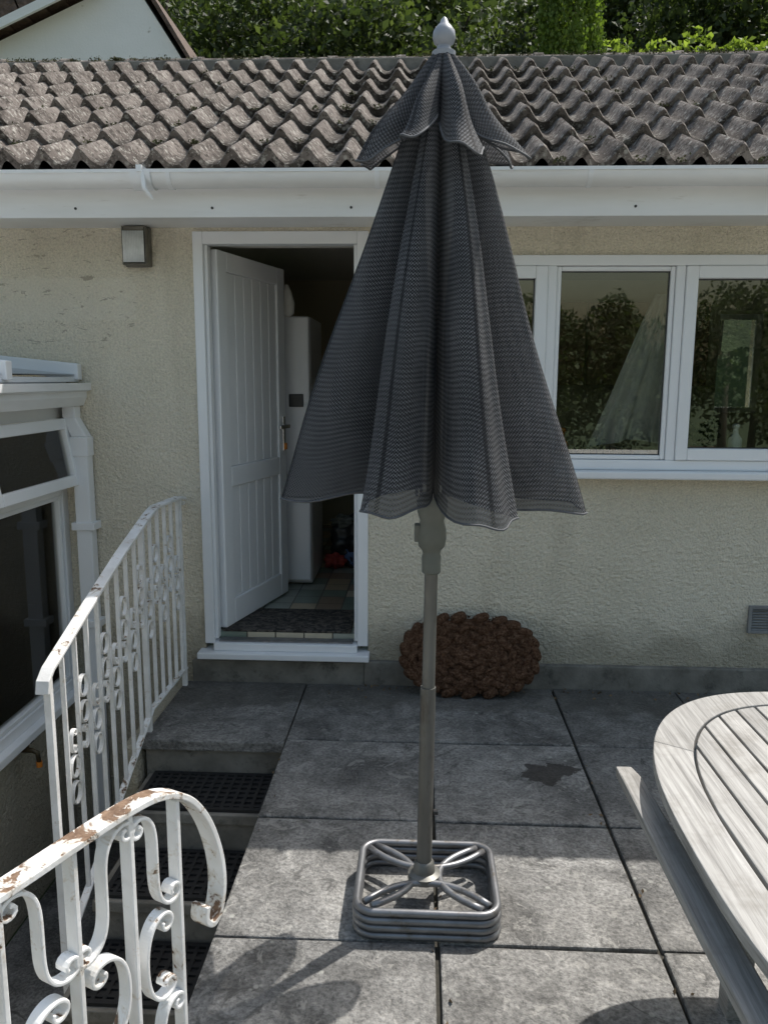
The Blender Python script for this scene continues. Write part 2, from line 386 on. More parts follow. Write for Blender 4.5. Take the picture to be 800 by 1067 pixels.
def leaves(name,pts,size,mat,parent=None,vertical=0.0):
    pts=np.asarray(pts,dtype=float); n=len(pts)
    a=rng.normal(size=(n,3)); a[:,2]*=(1+vertical*3); a/=np.linalg.norm(a,axis=1)[:,None]
    b=rng.normal(size=(n,3)); b-= (b*a).sum(1)[:,None]*a; b/=np.linalg.norm(b,axis=1)[:,None]
    sz=(size*rng.uniform(.55,1.35,n))[:,None]
    c=np.cross(a,b)*sz*.18
    v=np.stack([pts-a*sz*.6, pts+b*sz*.38+c, pts+a*sz*.6, pts-b*sz*.38+c],1).reshape(-1,3)
    me=bpy.data.meshes.new(name); me.vertices.add(4*n); me.vertices.foreach_set('co',v.ravel())
    me.loops.add(4*n); me.loops.foreach_set('vertex_index',np.arange(4*n,dtype=np.int32))
    me.polygons.add(n); me.polygons.foreach_set('loop_start',np.arange(0,4*n,4,dtype=np.int32)); 
    me.update(calc_edges=True); me.validate()
    me.materials.append(mat); ob=bpy.data.objects.new(name,me); COL.objects.link(ob)
    if parent is not None: ob.parent=parent; ob.matrix_parent_inverse=Matrix.Translation(-parent.location)
    return ob
def crown_pts(c,r,n,clumps=14):
    c=np.array(c); r=np.array(r); out=[]
    for k in range(clumps):
        d=rng.normal(size=3); d/=np.linalg.norm(d); cc=c+d*r*rng.uniform(.35,.85)
        rr=r*rng.uniform(.28,.48); m=n//clumps
        q=rng.normal(size=(m,3)); q/=np.linalg.norm(q,axis=1)[:,None]; q*=rng.uniform(.55,1.05,(m,1))
        out.append(cc+q*rr)
    return np.concatenate(out)
def woodland():
    e=empty('woodland',(0,18,6))
    P=[]; tr=MB()
    for row,(y,zt,sp,n,clm) in enumerate([(13.5,7.6,2.1,5200,30),(17,9.8,2.5,4200,24),(22,12.8,3.2,2600,18)]):
        x=-12.0-row*2
        while x<13+row*3:
            yy=y+rng.uniform(-1,1); rr=sp*rng.uniform(.62,.95); zc=zt+rng.uniform(-.7,.9)
            if not(row==0 and -8.5<x<-2.5) and not(row==0 and 1.4<x<4.6):
                P.append(crown_pts((x,yy,zc),(rr,rr*.8,rr*1.15),n,clm))
                base=-1+(yy-4.6)*.62
                tr.tube([(x,yy,base-.3),(x+.1,yy,base+(zc-base)*.5),(x-.05,yy,zc)],[.2,.15,.06],7)
                for q in range(3):
                    a=rng.uniform(0,6.28); tr.tube([(x+.05,yy,base+(zc-base)*.6),(x+math.cos(a)*rr*.6,yy+math.sin(a)*rr*.5,zc+rr*.3)],[.07,.02],5)
            x+=sp*rng.uniform(.75,1.1)
    P=np.concatenate(P)
    # the lowest boughs stand behind the house roof; keep the crowns above the bungalow's ridge line
    P=P[P[:,2]>1.2+(P[:,1]+4.0)*.27]
    leaves('foliage',P,.135,M_LEAF,e)
    tr.build('trunks',M_BARK,e,smooth=True)
woodland()
def cypress():
    cx,cy=2.56,11.4
    e=empty('cypress_tree',(cx,cy,3.2)); P=[]
    z0,z1=4.6,12.4
    for k in range(420):
        t=rng.uniform(0,1)**.9; z=z0+(z1-z0)*t; R=.66*(1-t)**.55+.05
        a=rng.uniform(0,6.28); rr=R*rng.uniform(.6,1.05)
        c=np.array((cx+rr*math.cos(a),cy+rr*math.sin(a),z))
        P.append(c+rng.normal(size=(90,3))*np.array((.05,.05,.24)))
    leaves('foliage',np.concatenate(P),.07,M_LEAF3,e,vertical=1.2)
    MB().tube([(cx,cy,3.0),(cx,cy,7),(cx,cy,10.6)],[.16,.1,.03],8).build('trunk',M_BARK,e,smooth=True)
cypress()
def shrub():
    e=empty('laurel_shrub',(5.5,9,4)); P=[]
    for x in np.arange(3.0,9.0,.40):
        P.append(crown_pts((x,9+rng.uniform(-.3,.3),6.10+rng.uniform(-.2,.24)),(.60,.5,.55),1300,12))
    leaves('foliage',np.concatenate(P),.085,M_LEAF2,e)
    mb=MB()
    for x in np.arange(3,9,.8): mb.tube([(x,9,1.4),(x+.1,9,3.6),(x,9,6.0)],[.07,.05,.02],6)
    mb.build('stems',M_BARK,e,smooth=True)
    Q=[crown_pts((x,9.2,z),(.7,.5,.8),200,6) for x in np.arange(3.,9.,.7) for z in (3.6,4.6,5.4)]
    leaves('lower_foliage',np.concatenate(Q),.16,M_LEAF,e)
shrub()
def back_trees():
    e=empty('garden_trees',(0,-20,2)); P=[]; tr=MB()
    for x in np.arange(-18,20,2.0):
        hgt=rng.uniform(2.2,3.6); y=-21+rng.uniform(-1.5,1.5)
        P.append(crown_pts((x,y,hgt*.42),(1.7,1.2,hgt*.55+.6),3200,26))
        tr.tube([(x,y,-1.1),(x,y,hgt*.5)],[.15,.05],7)
    for x,h in ((3.2,3.7),(5.4,3.9),(8.5,4.6),(-6,4.6)):
        P.append(crown_pts((x,-19,h*.55),(1.5,1.2,h*.48),4200,26)); tr.tube([(x,-19,-1.1),(x,-19,h*.6)],[.15,.05],7)
    leaves('foliage',np.concatenate(P),.13,M_LEAF,e); tr.build('trunks',M_BARK,e,smooth=True)
back_trees()

# ------------------------------------------------------------------ neighbour's house
def neighbour():
    e=empty('neighbouring_house',(-5,9,2)); Y=9
    m_w=simple('white_painted_render',(.88,.88,.88),(.83,.83,.82),1.4,.9,bs=.4,bscale=30,bd=.01,spot=((.45,.42,.38),3,.68,.74))
    MB().poly_prism([(-8.2,Y,1.2),(-3.62,Y,1.2),(-3.62,Y,6.25),(-4.38,Y,7.42),(-5.0,Y,7.34),(-8.2,Y,6.02)],(0,6,0)).build('walls',m_w,e)
    m_r=simple('brown_roof_tiles',(.16,.11,.085),(.07,.05,.04),9,.9,bs=1,bscale=14,bd=.05)
    mb=MB()
    a=Vector((-8.4,Y-.28,5.98)); b=Vector((-4.9,Y-.28,7.42)); n=12
    d=(b-a)/n; up=Vector((-d.z,0,d.x)).normalized()
    for i in range(n):
        p=a+d*i; q=a+d*(i+1.08)
        mb.poly_prism([p+up*.10,q+up*.05,q+up*.26,p+up*.36],(0,6.5,0))
    mb.build('roof_left',m_r,e)
    MB().poly_prism([(-5.0,Y-.08,7.36),(-4.3,Y-.08,7.46),(-3.53,Y-.08,6.24),(-3.50,Y-.08,6.29),(-4.27,Y-.08,7.53),(-5.0,Y-.08,7.45)],(0,6.2,0)).build('roof_right',m_r,e)
    mb=MB(); mb.obox(((a+b)/2+up*.02),d,(0,1,0),up,(b-a).length,.05,.12); mb.build('bargeboard',M_PVC_D,e)
neighbour()

# ------------------------------------------------------------------ the house
house=empty('house',(0,0,0))
DX0,DX1,DZ0,DZ1=-1.13,-.265,.205,2.305
WX0,WX1,WZ0,WZ1=.34,2.96,1.12,2.19
def house_build():
    T=.28
    w=MB()
    w.box(-6.2,DX0,0,T,-1.2,2.6)
    w.box(DX0,DX1,0,T,DZ1,2.6); w.box(DX0,DX1,0,T,-1.2,.13)
    w.box(DX1,WX0,0,T,-1.2,2.6)
    w.box(WX0,WX1,0,T,-1.2,WZ0); w.box(WX0,WX1,0,T,WZ1,2.6)
    w.box(WX1,6.5,0,T,-1.2,2.6)
    w.build('walls',M_STUCCO,house)
    RO=[(-3.0,-1.5,1.1,2.2),(2.62,3.12,1.30,2.2)]  # left opening is out of view, added to let light into the doorway area
    MB().box(-6.2,-5.92,T,3.6,-1.2,2.6).box(6.22,6.5,T,3.6,-1.2,2.6).holed_wall(-6.2,6.5,3.6,3.88,-1.2,2.6,RO).build('rear_walls',M_STUCCO,house)
    rf_=MB(); rg=MB()
    for a,b,c,d in RO: frame(rf_,a,b,c,d,.05,3.62,3.68); rg.box(a+.05,b-.05,3.645,3.65,c+.05,d-.05)
    rf_.build('rear_and_fill_window_frames',M_PVC,house,bevel=.004); rg.build('rear_and_fill_window_glass',M_GLASS,house)
    for x in (-6.2,6.22):
        MB().poly_prism([(x,0.0,2.6),(x,3.88,2.6),(x,1.74,3.6)],(.28,0,0)).build('gable',M_STUCCO,house)
    MB().box(DX1-.02,6.5,-.035,0,-.03,.125).box(-1.2,DX1-.02,-.035,0,-.03,.118).build('plinth',M_CONC,house,bevel=.006)
    MB().box(-6.4,6.7,-.33,-.001,2.325,2.345).build('soffit',M_PVC_D,house)
    f=MB().box(-6.4,6.7,-.355,-.332,2.305,2.50); f.build('fascia',M_PVC_D,house,bevel=.004)
    s=MB()
    for x in np.arange(-5.9,6.5,.62): s.tube([(x,-.359,2.345),(x,-.354,2.345)],.006,8)
    s.build('fascia_screws',M_DARK,house)
    def gprof(r,t):
        o=[(-.415+r*math.cos(a),2.475+r*math.sin(a)) for a in np.linspace(math.pi,2*math.pi,15)]
        i=[(-.415+(r-t)*math.cos(a),2.475+(r-t)*math.sin(a)) for a in np.linspace(2*math.pi,math.pi,15)]
        return o+i
    g=MB().extrude_x(gprof(.060,.005),-6.4,6.7)
    g.extrude_x([(-.480,2.468),(-.470,2.468),(-.470,2.482),(-.480,2.482)],-6.4,6.7)
    g.build('gutter',M_PVC_D,house,smooth='auto')
    j=MB()
    for x in (-3.9,-1.22,1.52,4.2):
        j.extrude_x(gprof(.068,.006),x-.045,x+.045)
        j.box(x-.012,x+.012,-.49,-.35,2.47,2.497)
    for x in np.arange(-5.6,6.4,.9): j.extrude_x(gprof(.0645,.004),x-.01,x+.01)
    j.build('gutter_joints',M_PVC,house,smooth='auto')
    MB().tube([(-1.21,-.475,2.47),(-1.20,-.485,2.40),(-1.17,-.47,2.36)],[.012,.010,.006],7).build('gutter_clip',M_PVC_D,house)
    # roof
    x0,x1=-6.5,6.8; per=PER; res=12; nx=int((x1-x0)/per*res)
    A=Vector((0,-.43,2.515)); B=Vector((0,1.74,3.70)); C=7; d=(B-A)/C; up=Vector((0,-d.z,d.y)).normalized()
    rs=random.Random(3); tilt={}
    def prof(x):
        t=(x/per)%1.0
        return .034*(math.cos(2*math.pi*(t+.06*math.sin(2*math.pi*t)))) 
    vs=[];fs=[]
    mb=MB()
    for c in range(C):
        base=len(vs); rows=6
        for r in range(rows):
            for i in range(nx+1):
                x=x0+i*per/res; ti=int(math.floor(x/(per*2)+.25)); key=(c,ti)
                if key not in tilt: tilt[key]=(rs.uniform(-.009,.009),rs.uniform(-.014,.014))
                tz,ty=tilt[key]; pz=prof(x)
                if r==0:   p=A+d*c+up*(pz-.020)+d.normalized()*ty
                elif r==1: p=A+d*c+up*(pz+.026+tz)+d.normalized()*(ty-.004)
                elif r==2: p=A+d*c+up*(pz+.032+tz)+d.normalized()*(ty+.012)
                else:
                    t=(r-2)/3; p=A+d*(c+t*1.04)+up*(pz+(.032+tz)*(1-t)+(-.012)*t)
                vs.append((x,p.y,p.z))
        for r in range(rows-1):
            for i in range(nx):
                a=base+r*(nx+1)+i; fs.append((a,a+1,a+nx+2,a+nx+1))
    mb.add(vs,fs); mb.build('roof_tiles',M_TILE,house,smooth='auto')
    MB().poly_prism([(x0,-.40,2.47),(x0,1.72,3.60),(x0,3.98,2.47),(x0,3.98,2.50),(x0,1.72,3.64),(x0,-.38,2.475)],(x1-x0,0,0)).build('roof_underlay',M_DARK,house)
    MB().poly_prism([(x0,1.74,3.68),(x0,4.05,2.55),(x0,4.05,2.58),(x0,1.74,3.71)],(x1-x0,0,0)).build('roof_rear',M_TILE,house)
    rd=MB(); x=x0
    while x<x1:
        r=.10+rs.uniform(-.004,.004); dz=rs.uniform(-.006,.006)
        pr=[(1.76+r*math.cos(a),3.66+dz+.8*r*math.sin(a)) for a in np.linspace(-.2,math.pi+.2,13)]
        rd.extrude_x(pr,x,x+.445); rd.extrude_x([(y+(y-1.76)*.09,z+(z-3.63)*.07) for y,z in pr],x+.39,x+.452); x+=.455
    rd.build('ridge_tiles',M_TILE,house,smooth='auto')
    MB().box(x0,x1,1.645,1.70,3.60,3.695).build('ridge_mortar',M_CONC,house,bevel=.01)
    P=[]
    for _ in range(260):
        if rs.random()<.5: cx_,cy_,cz_=rs.uniform(-3.5,3.8),1.66+rs.uniform(-.02,.04),3.70
        else:
            c=rs.randrange(C); q=A+d*(c+rs.uniform(0,.05)); cx_=(math.floor(rs.uniform(-3.5,3.6)/per)+.5)*per; cy_,cz_=q.y-.01,q.z-.01
        for _k in range(26): P.append((cx_+rs.gauss(0,.014),cy_+rs.gauss(0,.012),cz_+abs(rs.gauss(0,.010))))
    leaves('moss',P,.012,simple('roof_moss',(.11,.11,.045),(.05,.055,.025),30,1),house)
    # interior
    MB().box(-3.2,4.6,T,3.3,.10,.25).box(DX0,DX1,.045,T,.10,.25).build('kitchen_floor',M_FLOOR,house)
    MB().box(-3.3,4.7,T+.001,3.4,2.46,2.52).build('ceiling',M_CEIL,house)
    iw=MB().holed_wall(-3.3,4.7,3.3,3.4,.25,2.46,RO).box(-3.3,-3.2,T,3.3,.25,2.46).box(4.6,4.7,T,3.3,.25,2.46)
    for a,b,c,d_ in RO:
        iw.box(a-.02,a,3.4,3.6,c,d_).box(b,b+.02,3.4,3.6,c,d_).box(a,b,3.4,3.6,c-.02,c).box(a,b,3.4,3.6,d_,d_+.02)
    iw.box(-.26,-.18,1.9,3.3,.25,2.46)
    iw.box(-3.2,DX0-.01,T+.002,T+.02,.25,2.46).box(DX1+.01,WX0,T+.002,T+.02,.25,2.46).box(WX1,4.6,T+.002,T+.02,.25,2.46).box(WX0,WX1,T+.002,T+.02,.25,WZ0-.02)
    iw.build('inner_walls',M_INWALL,house)
    fr=MB(); y0,y1=-.022,.055
    fr.box(DX0,DX0+.05,y0,y1,DZ0,DZ1); fr.box(DX1-.055,DX1,y0,y1,DZ0,DZ1); fr.box(DX0+.05,DX1-.055,y0,y1,DZ1-.06,DZ1)
    fr.box(DX0+.05,DX0+.068,.0,y1,DZ0+.02,DZ1-.06); fr.box(DX1-.073,DX1-.055,.0,y1,DZ0+.02,DZ1-.06)
    fr.build('door_frame',M_PVC,house,bevel=.004)
    MB().box(DX0-.03,DX1+.01,-.085,.05,.137,.172).box(DX0+.05,DX1-.055,-.045,.044,.172,.215).build('door_sill',M_PVC,house,bevel=.006)
    MB().box(DX0+.075,DX1-.08,-.02,.04,.2155,.224).build('threshold_strip',M_STEEL,house)
    MB().box(DX0-.001,DX0+.02,y1,T+.02,.25,DZ1-.01).box(DX1-.02,DX1+.001,y1,T+.02,.25,DZ1-.01).box(DX0+.02,DX1-.02,y1,T+.02,DZ1-.03,DZ1-.01).build('door_reveal',M_CEIL,house)
    # window
    wf=MB(); y0,y1=-.03,.045
    frame(wf,WX0,WX1,WZ0+.035,WZ1,.05,y0,y1)
    for mx in (.625,1.235,1.85): wf.box(mx-.022,mx+.022,y0,y1,WZ0+.085,WZ1-.05)
    wf.build('window_frame',M_PVC,house,bevel=.004)
    sa=MB(); gb=MB(); gk=MB()
    for a,b,sash in((WX0+.05,.603,1),(.647,1.213,0),(1.257,1.828,1),(1.872,WX1-.05,0)):
        if sash: frame(sa,a+.001,b-.001,WZ0+.087,WZ1-.052,.058,-.043,.030); m=.058
        else: frame(sa,a+.001,b-.001,WZ0+.087,WZ1-.052,.022,-.018,.028); m=.022
        gb.box(a+m-.003,b-m+.003,.004,.008,WZ0+.087+m-.003,WZ1-.052-m+.003)
        frame(gk,a+m-.001,b-m+.001,WZ0+.087+m-.001,WZ1-.052-m+.001,.005,-.004,.0035)
    sa.build('window_sashes',M_PVC,house,bevel=.005)
    gk.build('window_gaskets',M_DARK,house)
    gb.build('window_glass',M_GLASS,house)
    MB().box(WX0-.04,WX1+.04,-.10,.05,WZ0-.005,WZ0+.034).build('window_sill',M_PVC,house,bevel=.008)
    MB().box(WX0+.02,WX1-.02,.046,T+.08,WZ0+.0,WZ0+.03).build('inner_sill',M_PVC,house,bevel=.004)
    MB().box(1.30,1.318,.03,.055,1.5,1.62).build('window_handle',M_PVC,house)
    ab=MB(); frame(ab,1.69,1.91,.315,.46,.016,-.02,0.0)
    for i in range(8): ab.obox((1.80,-.008,.337+i*.0145),(1,0,0),(0,1,.6),(0,-.6,1),.19,.016,.003)
    ab.build('air_vent',simple('grey_vent_plastic',(.28,.29,.29),(.2,.2,.2),9,.5),house,bevel=.002)
    # open door leaf
    hx,hy=-1.06,.07; ang=math.radians(75); Wd=.80
    ax=Vector((math.cos(ang),math.sin(ang),0)); ny=Vector((-math.sin(ang),math.cos(ang),0)) ; az=Vector((0,0,1))
    zb,zt=.264,2.235
    def pc(u0,u1,z0,z1,t0,t1,mb):
        c=Vector((hx,hy,0))+ax*((u0+u1)/2)+ny*((t0+t1)/2)+az*((z0+z1)/2)
        mb.obox(c,ax,ny,az,u1-u0,t1-t0,z1-z0)
    dl=MB(); th=.03
    pc(0,.10,zb,zt,-th,th,dl); pc(Wd-.10,Wd,zb,zt,-th,th,dl)
    pc(.10,Wd-.10,zb,zb+.14,-th,th,dl); pc(.10,Wd-.10,zt-.10,zt,-th,th,dl); pc(.10,Wd-.10,1.02,1.13,-th,th,dl)
    dl.build('door_leaf_frame',M_PVC,house,bevel=.006)
    pn=MB(); n=6; wbd=(Wd-.20)/n
    for z0,z1 in((zb+.14,1.02),(1.13,zt-.10)):
        pc(.10,Wd-.10,z0,z1,-.010,.010,pn)
        for i in range(n): pc(.10+i*wbd+.004,.10+(i+1)*wbd-.004,z0+.001,z1-.001,-.019,.019,pn)
    pn.build('door_leaf_panels',M_PVC,house,bevel=.003)
    hd=MB(); pc(Wd-.065,Wd-.035,1.16,1.37,-.042,-.0305,hd); pc(Wd-.17,Wd-.035,1.30,1.322,-.075,-.058,hd); pc(Wd-.06,Wd-.04,1.30,1.322,-.058,-.0305,hd)
    hd.build('door_handle',M_HANDLE,house,bevel=.004)
    kt=MB(); pc(Wd-.06,Wd-.04,1.17,1.21,-.055,-.044,kt); kt.build('key_tag',M_ORANGE,house,bevel=.003)
house_build()

def wall_lamp():
    e=empty('wall_lamp',(-1.41,-.05,2.2))
    x0,x1,z0,z1=-1.465,-1.335,2.135,2.325
    MB().box(x0,x1,-.03,0,z0,z1).build('backplate',M_BRONZE,e,bevel=.008)
    f=MB(); frame(f,x0+.004,x1-.004,z0+.004,z1-.004,.010,-.078,-.031,wt=.022)
    f.build('housing',M_BRONZE,e,bevel=.005)
    g=MB()
    for i in range(13):
        x=x0+.017+i*.0080; g.tube([(x,-.086,z0+.016),(x,-.086,z1-.028)],.0043,8)
    g.build('ribbed_glass',simple('ribbed_glass_grey',(.84,.86,.85),(.66,.68,.66),20,.2),e,smooth=True)
wall_lamp()
MB().box(-1.05,-.36,.0455,.46,.2505,.262).build('indoor_doormat',M_MATDARK,None,bevel=.003)

def fridge():
    e=empty('fridge_freezer',(-1.0,1.3,.25)); x0,x1=-1.27,-.70
    MB().box(x0,x1,1.06,1.62,.26,1.98).build('cabinet',M_WHITEAPP,e,bevel=.012)
    MB().box(x0+.002,x1-.002,1.00,1.052,.29,.98).box(x0+.002,x1-.002,1.00,1.052,.99,1.978).build('doors',M_WHITEAPP,e,bevel=.014,segs=3)
    MB().box(x1-.13,x1-.04,.985,.999,1.42,1.50).build('magnet_clock',M_DARK,e,bevel=.003)
    MB().box(x1-.055,x1-.035,.97,1.0,1.05,1.3).build('handle',M_PVC,e,bevel=.005)
fridge()
def lumps(e,name,items,zmin):
    for i,(c,r,m) in enumerate(items):
        bm=bmesh.new(); bmesh.ops.create_icosphere(bm,subdivisions=4,radius=1)
        for v in bm.verts:
            k=1+.15*math.sin(v.co.x*7+i)+.12*math.sin(v.co.z*9+v.co.y*6+i*2)+.05*math.sin(v.co.x*19+v.co.z*15)
            v.co=Vector((c[0]+v.co.x*r[0]*k,c[1]+v.co.y*r[1]*k,max(zmin,c[2]+v.co.z*r[2]*k)))
        me=bpy.data.meshes.new(name); bm.to_mesh(me); bm.free(); me.materials.append(m)
        for p in me.polygons: p.use_smooth=True
        ob=bpy.data.objects.new(name,me); COL.objects.link(ob); ob.parent=e; ob.matrix_parent_inverse=Matrix.Translation(-e.location)
lumps(empty('shopping_bag',(-.52,1.6,.4)),'bundle',[((-.50,1.62,.42),(.14,.12,.19),M_DARK),((-.60,1.52,.31),(.07,.06,.06),M_RED),((-.44,1.55,.34),(.08,.07,.10),M_BLUE),((-.55,1.6,.58),(.08,.08,.05),M_GREYPL)],.255)
e_=empty('hanging_dispenser',(-.83,.95,2.05)); MB().lathe([(.012,2.16),(.03,2.12),(.05,2.05),(.045,1.99),(.02,1.97)],-.83,.95,14).build('body',M_CLOTH,e_,smooth=True)
def kitchen_clutter():
    e=empty('tea_towel',(1.1,.5,1.6))
    mb=MB(); n=40; rows=18; vs=[];fs=[]
    for r in range(rows+1):
        t=r/rows; z=2.04-.80*t; cx=1.26-.12*t; w=.05+.21*t**.9
        for i in range(n+1):
            s=i/n*2-1; vs.append((cx+s*w,.30+.04*math.sin(s*9+t*2)*(.3+t)+.012*math.sin(s*23+t*5),z+.04*math.cos(s*2)*t))
    for r in range(rows):
        for i in range(n): a=r*(n+1)+i; fs.append((a,a+1,a+n+2,a+n+1))
    mb.add(vs,fs); mb.build('cloth',M_CLOTH,e,smooth=True)
    e=empty('draining_rack',(1.0,.3,1.2)); mb=MB()
    for i in range(9): 
        x=.80+i*.035; mb.tube([(x,.12,1.152),(x,.10,1.25),(x,.28,1.25),(x,.28,1.152)],.003,6)
    mb.tube([(.79,.11,1.22),(1.1,.11,1.22)],.004,6); mb.build('wires',M_STEEL,e,smooth=True)
    e=empty('cup',(1.15,.2,1.2)); MB().lathe([(.03,1.151),(.036,1.20),(.04,1.235),(.036,1.235),(.03,1.16)],1.14,.15,18).build('mug',M_WHITEAPP,e,smooth=True)
    e=empty('plant_pot',(1.45,.2,1.2)); MB().lathe([(.045,1.151),(.06,1.25),(.064,1.25),(.064,1.262),(.05,1.262),(.045,1.2)],1.47,.2,20).build('pot',M_RED,e,smooth=True)
    leaves('foliage',crown_pts((1.47,.2,1.33),(.11,.09,.10),260,7),.035,M_LEAF,e)
    e=empty('wash_bottle',(1.6,.2,1.2)); MB().lathe([(.03,1.151),(.034,1.17),(.034,1.30),(.014,1.33),(.014,1.36),(.018,1.36),(.018,1.375),(.006,1.38)],1.62,.16,18).build('bottle',M_PVC,e,smooth=True)
    e=empty('wash_bottle',(.8,.2,1.2)); MB().lathe([(.03,1.151),(.034,1.17),(.034,1.27),(.014,1.30),(.014,1.33),(.018,1.33),(.018,1.345),(.006,1.35)],.74,.2,18).build('bottle',M_ORANGE,e,smooth=True)
    e=empty('kitchen_cupboard',(2,3,1.5)); mb=MB()
    for i in range(3): mb.box(.9+i*.52,.9+i*.52+.5,3.02,3.29,1.55,2.25)
    mb.build('doors',simple('oak_cupboard',(.30,.19,.10),(.22,.13,.07),5,.5),e,bevel=.01)
kitchen_clutter()

# ------------------------------------------------------------------ patio, steps
def patio():
    e=empty('patio',(1,-2,0))
    xs=[-.572,.066,.700,1.335,1.97,2.6,3.24,3.9]; ys=[-.035,-.70,-1.345,-1.985,-2.63,-3.27,-3.9,-4.54,-5.2,-5.8]
    rs=random.Random(5); mb=MB(); g=.0055
    for i in range(len(xs)-1):
        for j in range(len(ys)-1):
            dz=[rs.uniform(-.0035,.002) for _ in range(4)]
            j_=lambda: rs.uniform(-.002,.002)
            x0,x1,y1,y0=xs[i]+g+j_(),xs[i+1]-g+j_(),ys[j]-g+j_(),ys[j+1]+g+j_()
            if i==0: x0=xs[0]-.012
            vs=[(x0,y0,-.05),(x1,y0,-.05),(x0,y1,-.05),(x1,y1,-.05),(x0,y0,dz[0]),(x1,y0,dz[1]),(x0,y1,dz[2]),(x1,y1,dz[3])]
            mb.add(vs,[(0,2,3,1),(4,5,7,6),(0,1,5,4),(2,6,7,3),(0,4,6,2),(1,3,7,5)])
    mb.build('slabs',M_SLAB,e,bevel=.006)
    MB().box(-.565,3.9,-5.8,-.034,-1.05,-.018).build('bedding',M_DIRT,e)
    MB().box(-.578,-.5655,-5.8,-.75,-1.05,-.055).build('retaining_wall',M_CONC,e)
    P=[]
    for _ in range(190):
        if rs.random()<.55: P.append((rs.uniform(-.5,2.2),-.05-abs(rs.gauss(0,.07)),.006))
        else: P.append((rs.choice(xs)+rs.gauss(0,.02),rs.uniform(-3,-.1),.004))
    leaves('fallen_bits',P,.014,simple('dry_leaf',(.20,.14,.08),(.09,.06,.035),20,.9),e)
patio()
def steps():
    e=empty('stone_steps',(-.9,-1.2,-.3))
    MB().box(-1.235,-.590,-.745,-.036,-.05,.0).build('landing_slab',M_SLAB,e,bevel=.006)
    MB().box(-1.22,-.58,-.72,-.035,-1.05,-.052).build('landing_base',M_CONC,e)
    st=MB(); bs=MB()
    for k in range(1,5):
        z=-.17*k; y1=-.72-.33*(k-1); st.box(-1.21,-.582,y1-.34,y1-.001,z-.045,z); bs.box(-1.20,-.583,y1-.32,y1-.002,-1.05,z-.047)
    st.build('treads',M_CONC,e,bevel=.005); bs.build('risers',M_CONC,e)
    MB().box(-1.30,-1.236,-.80,0,-1.05,-.01).build('side_wall',M_STUCCO,e,bevel=.01)
    for k in range(1,4):
        m=empty('rubber_step_mat',(-.9,-.9-.33*(k-1),-.17*k)); z=-.17*k; y1=-.73-.33*(k-1); q=MB()
        x0,x1,y0=-1.18,-.60,y1-.31
        for a,b,c,d in [(x0,x1,y0,y0+.02),(x0,x1,y1-.02,y1),(x0,x0+.02,y0+.02,y1-.02),(x1-.02,x1,y0+.02,y1-.02)]: q.box(a,b,c,d,z+.001,z+.014)
        nx=14
        for i in range(1,nx): 
            x=x0+i*(x1-x0)/nx; q.box(x-.007,x+.007,y0+.02,y1-.02,z+.001,z+.013)
        for j in range(1,8):
            y=y0+j*(y1-y0)/8; q.box(x0+.02,x1-.02,y-.007,y+.007,z+.001,z+.0115)
        q.box(x0+.01,x1-.01,y0+.01,y1-.01,z+.0005,z+.003)
        q.build('lattice',M_BLACK,m)
steps()
MB().box(-1.87,-.58,-5.8,-2.05,-1.06,-.985).box(-1.87,-1.31,-2.05,0,-1.06,-.985).build('lower_path',M_SLAB,None)

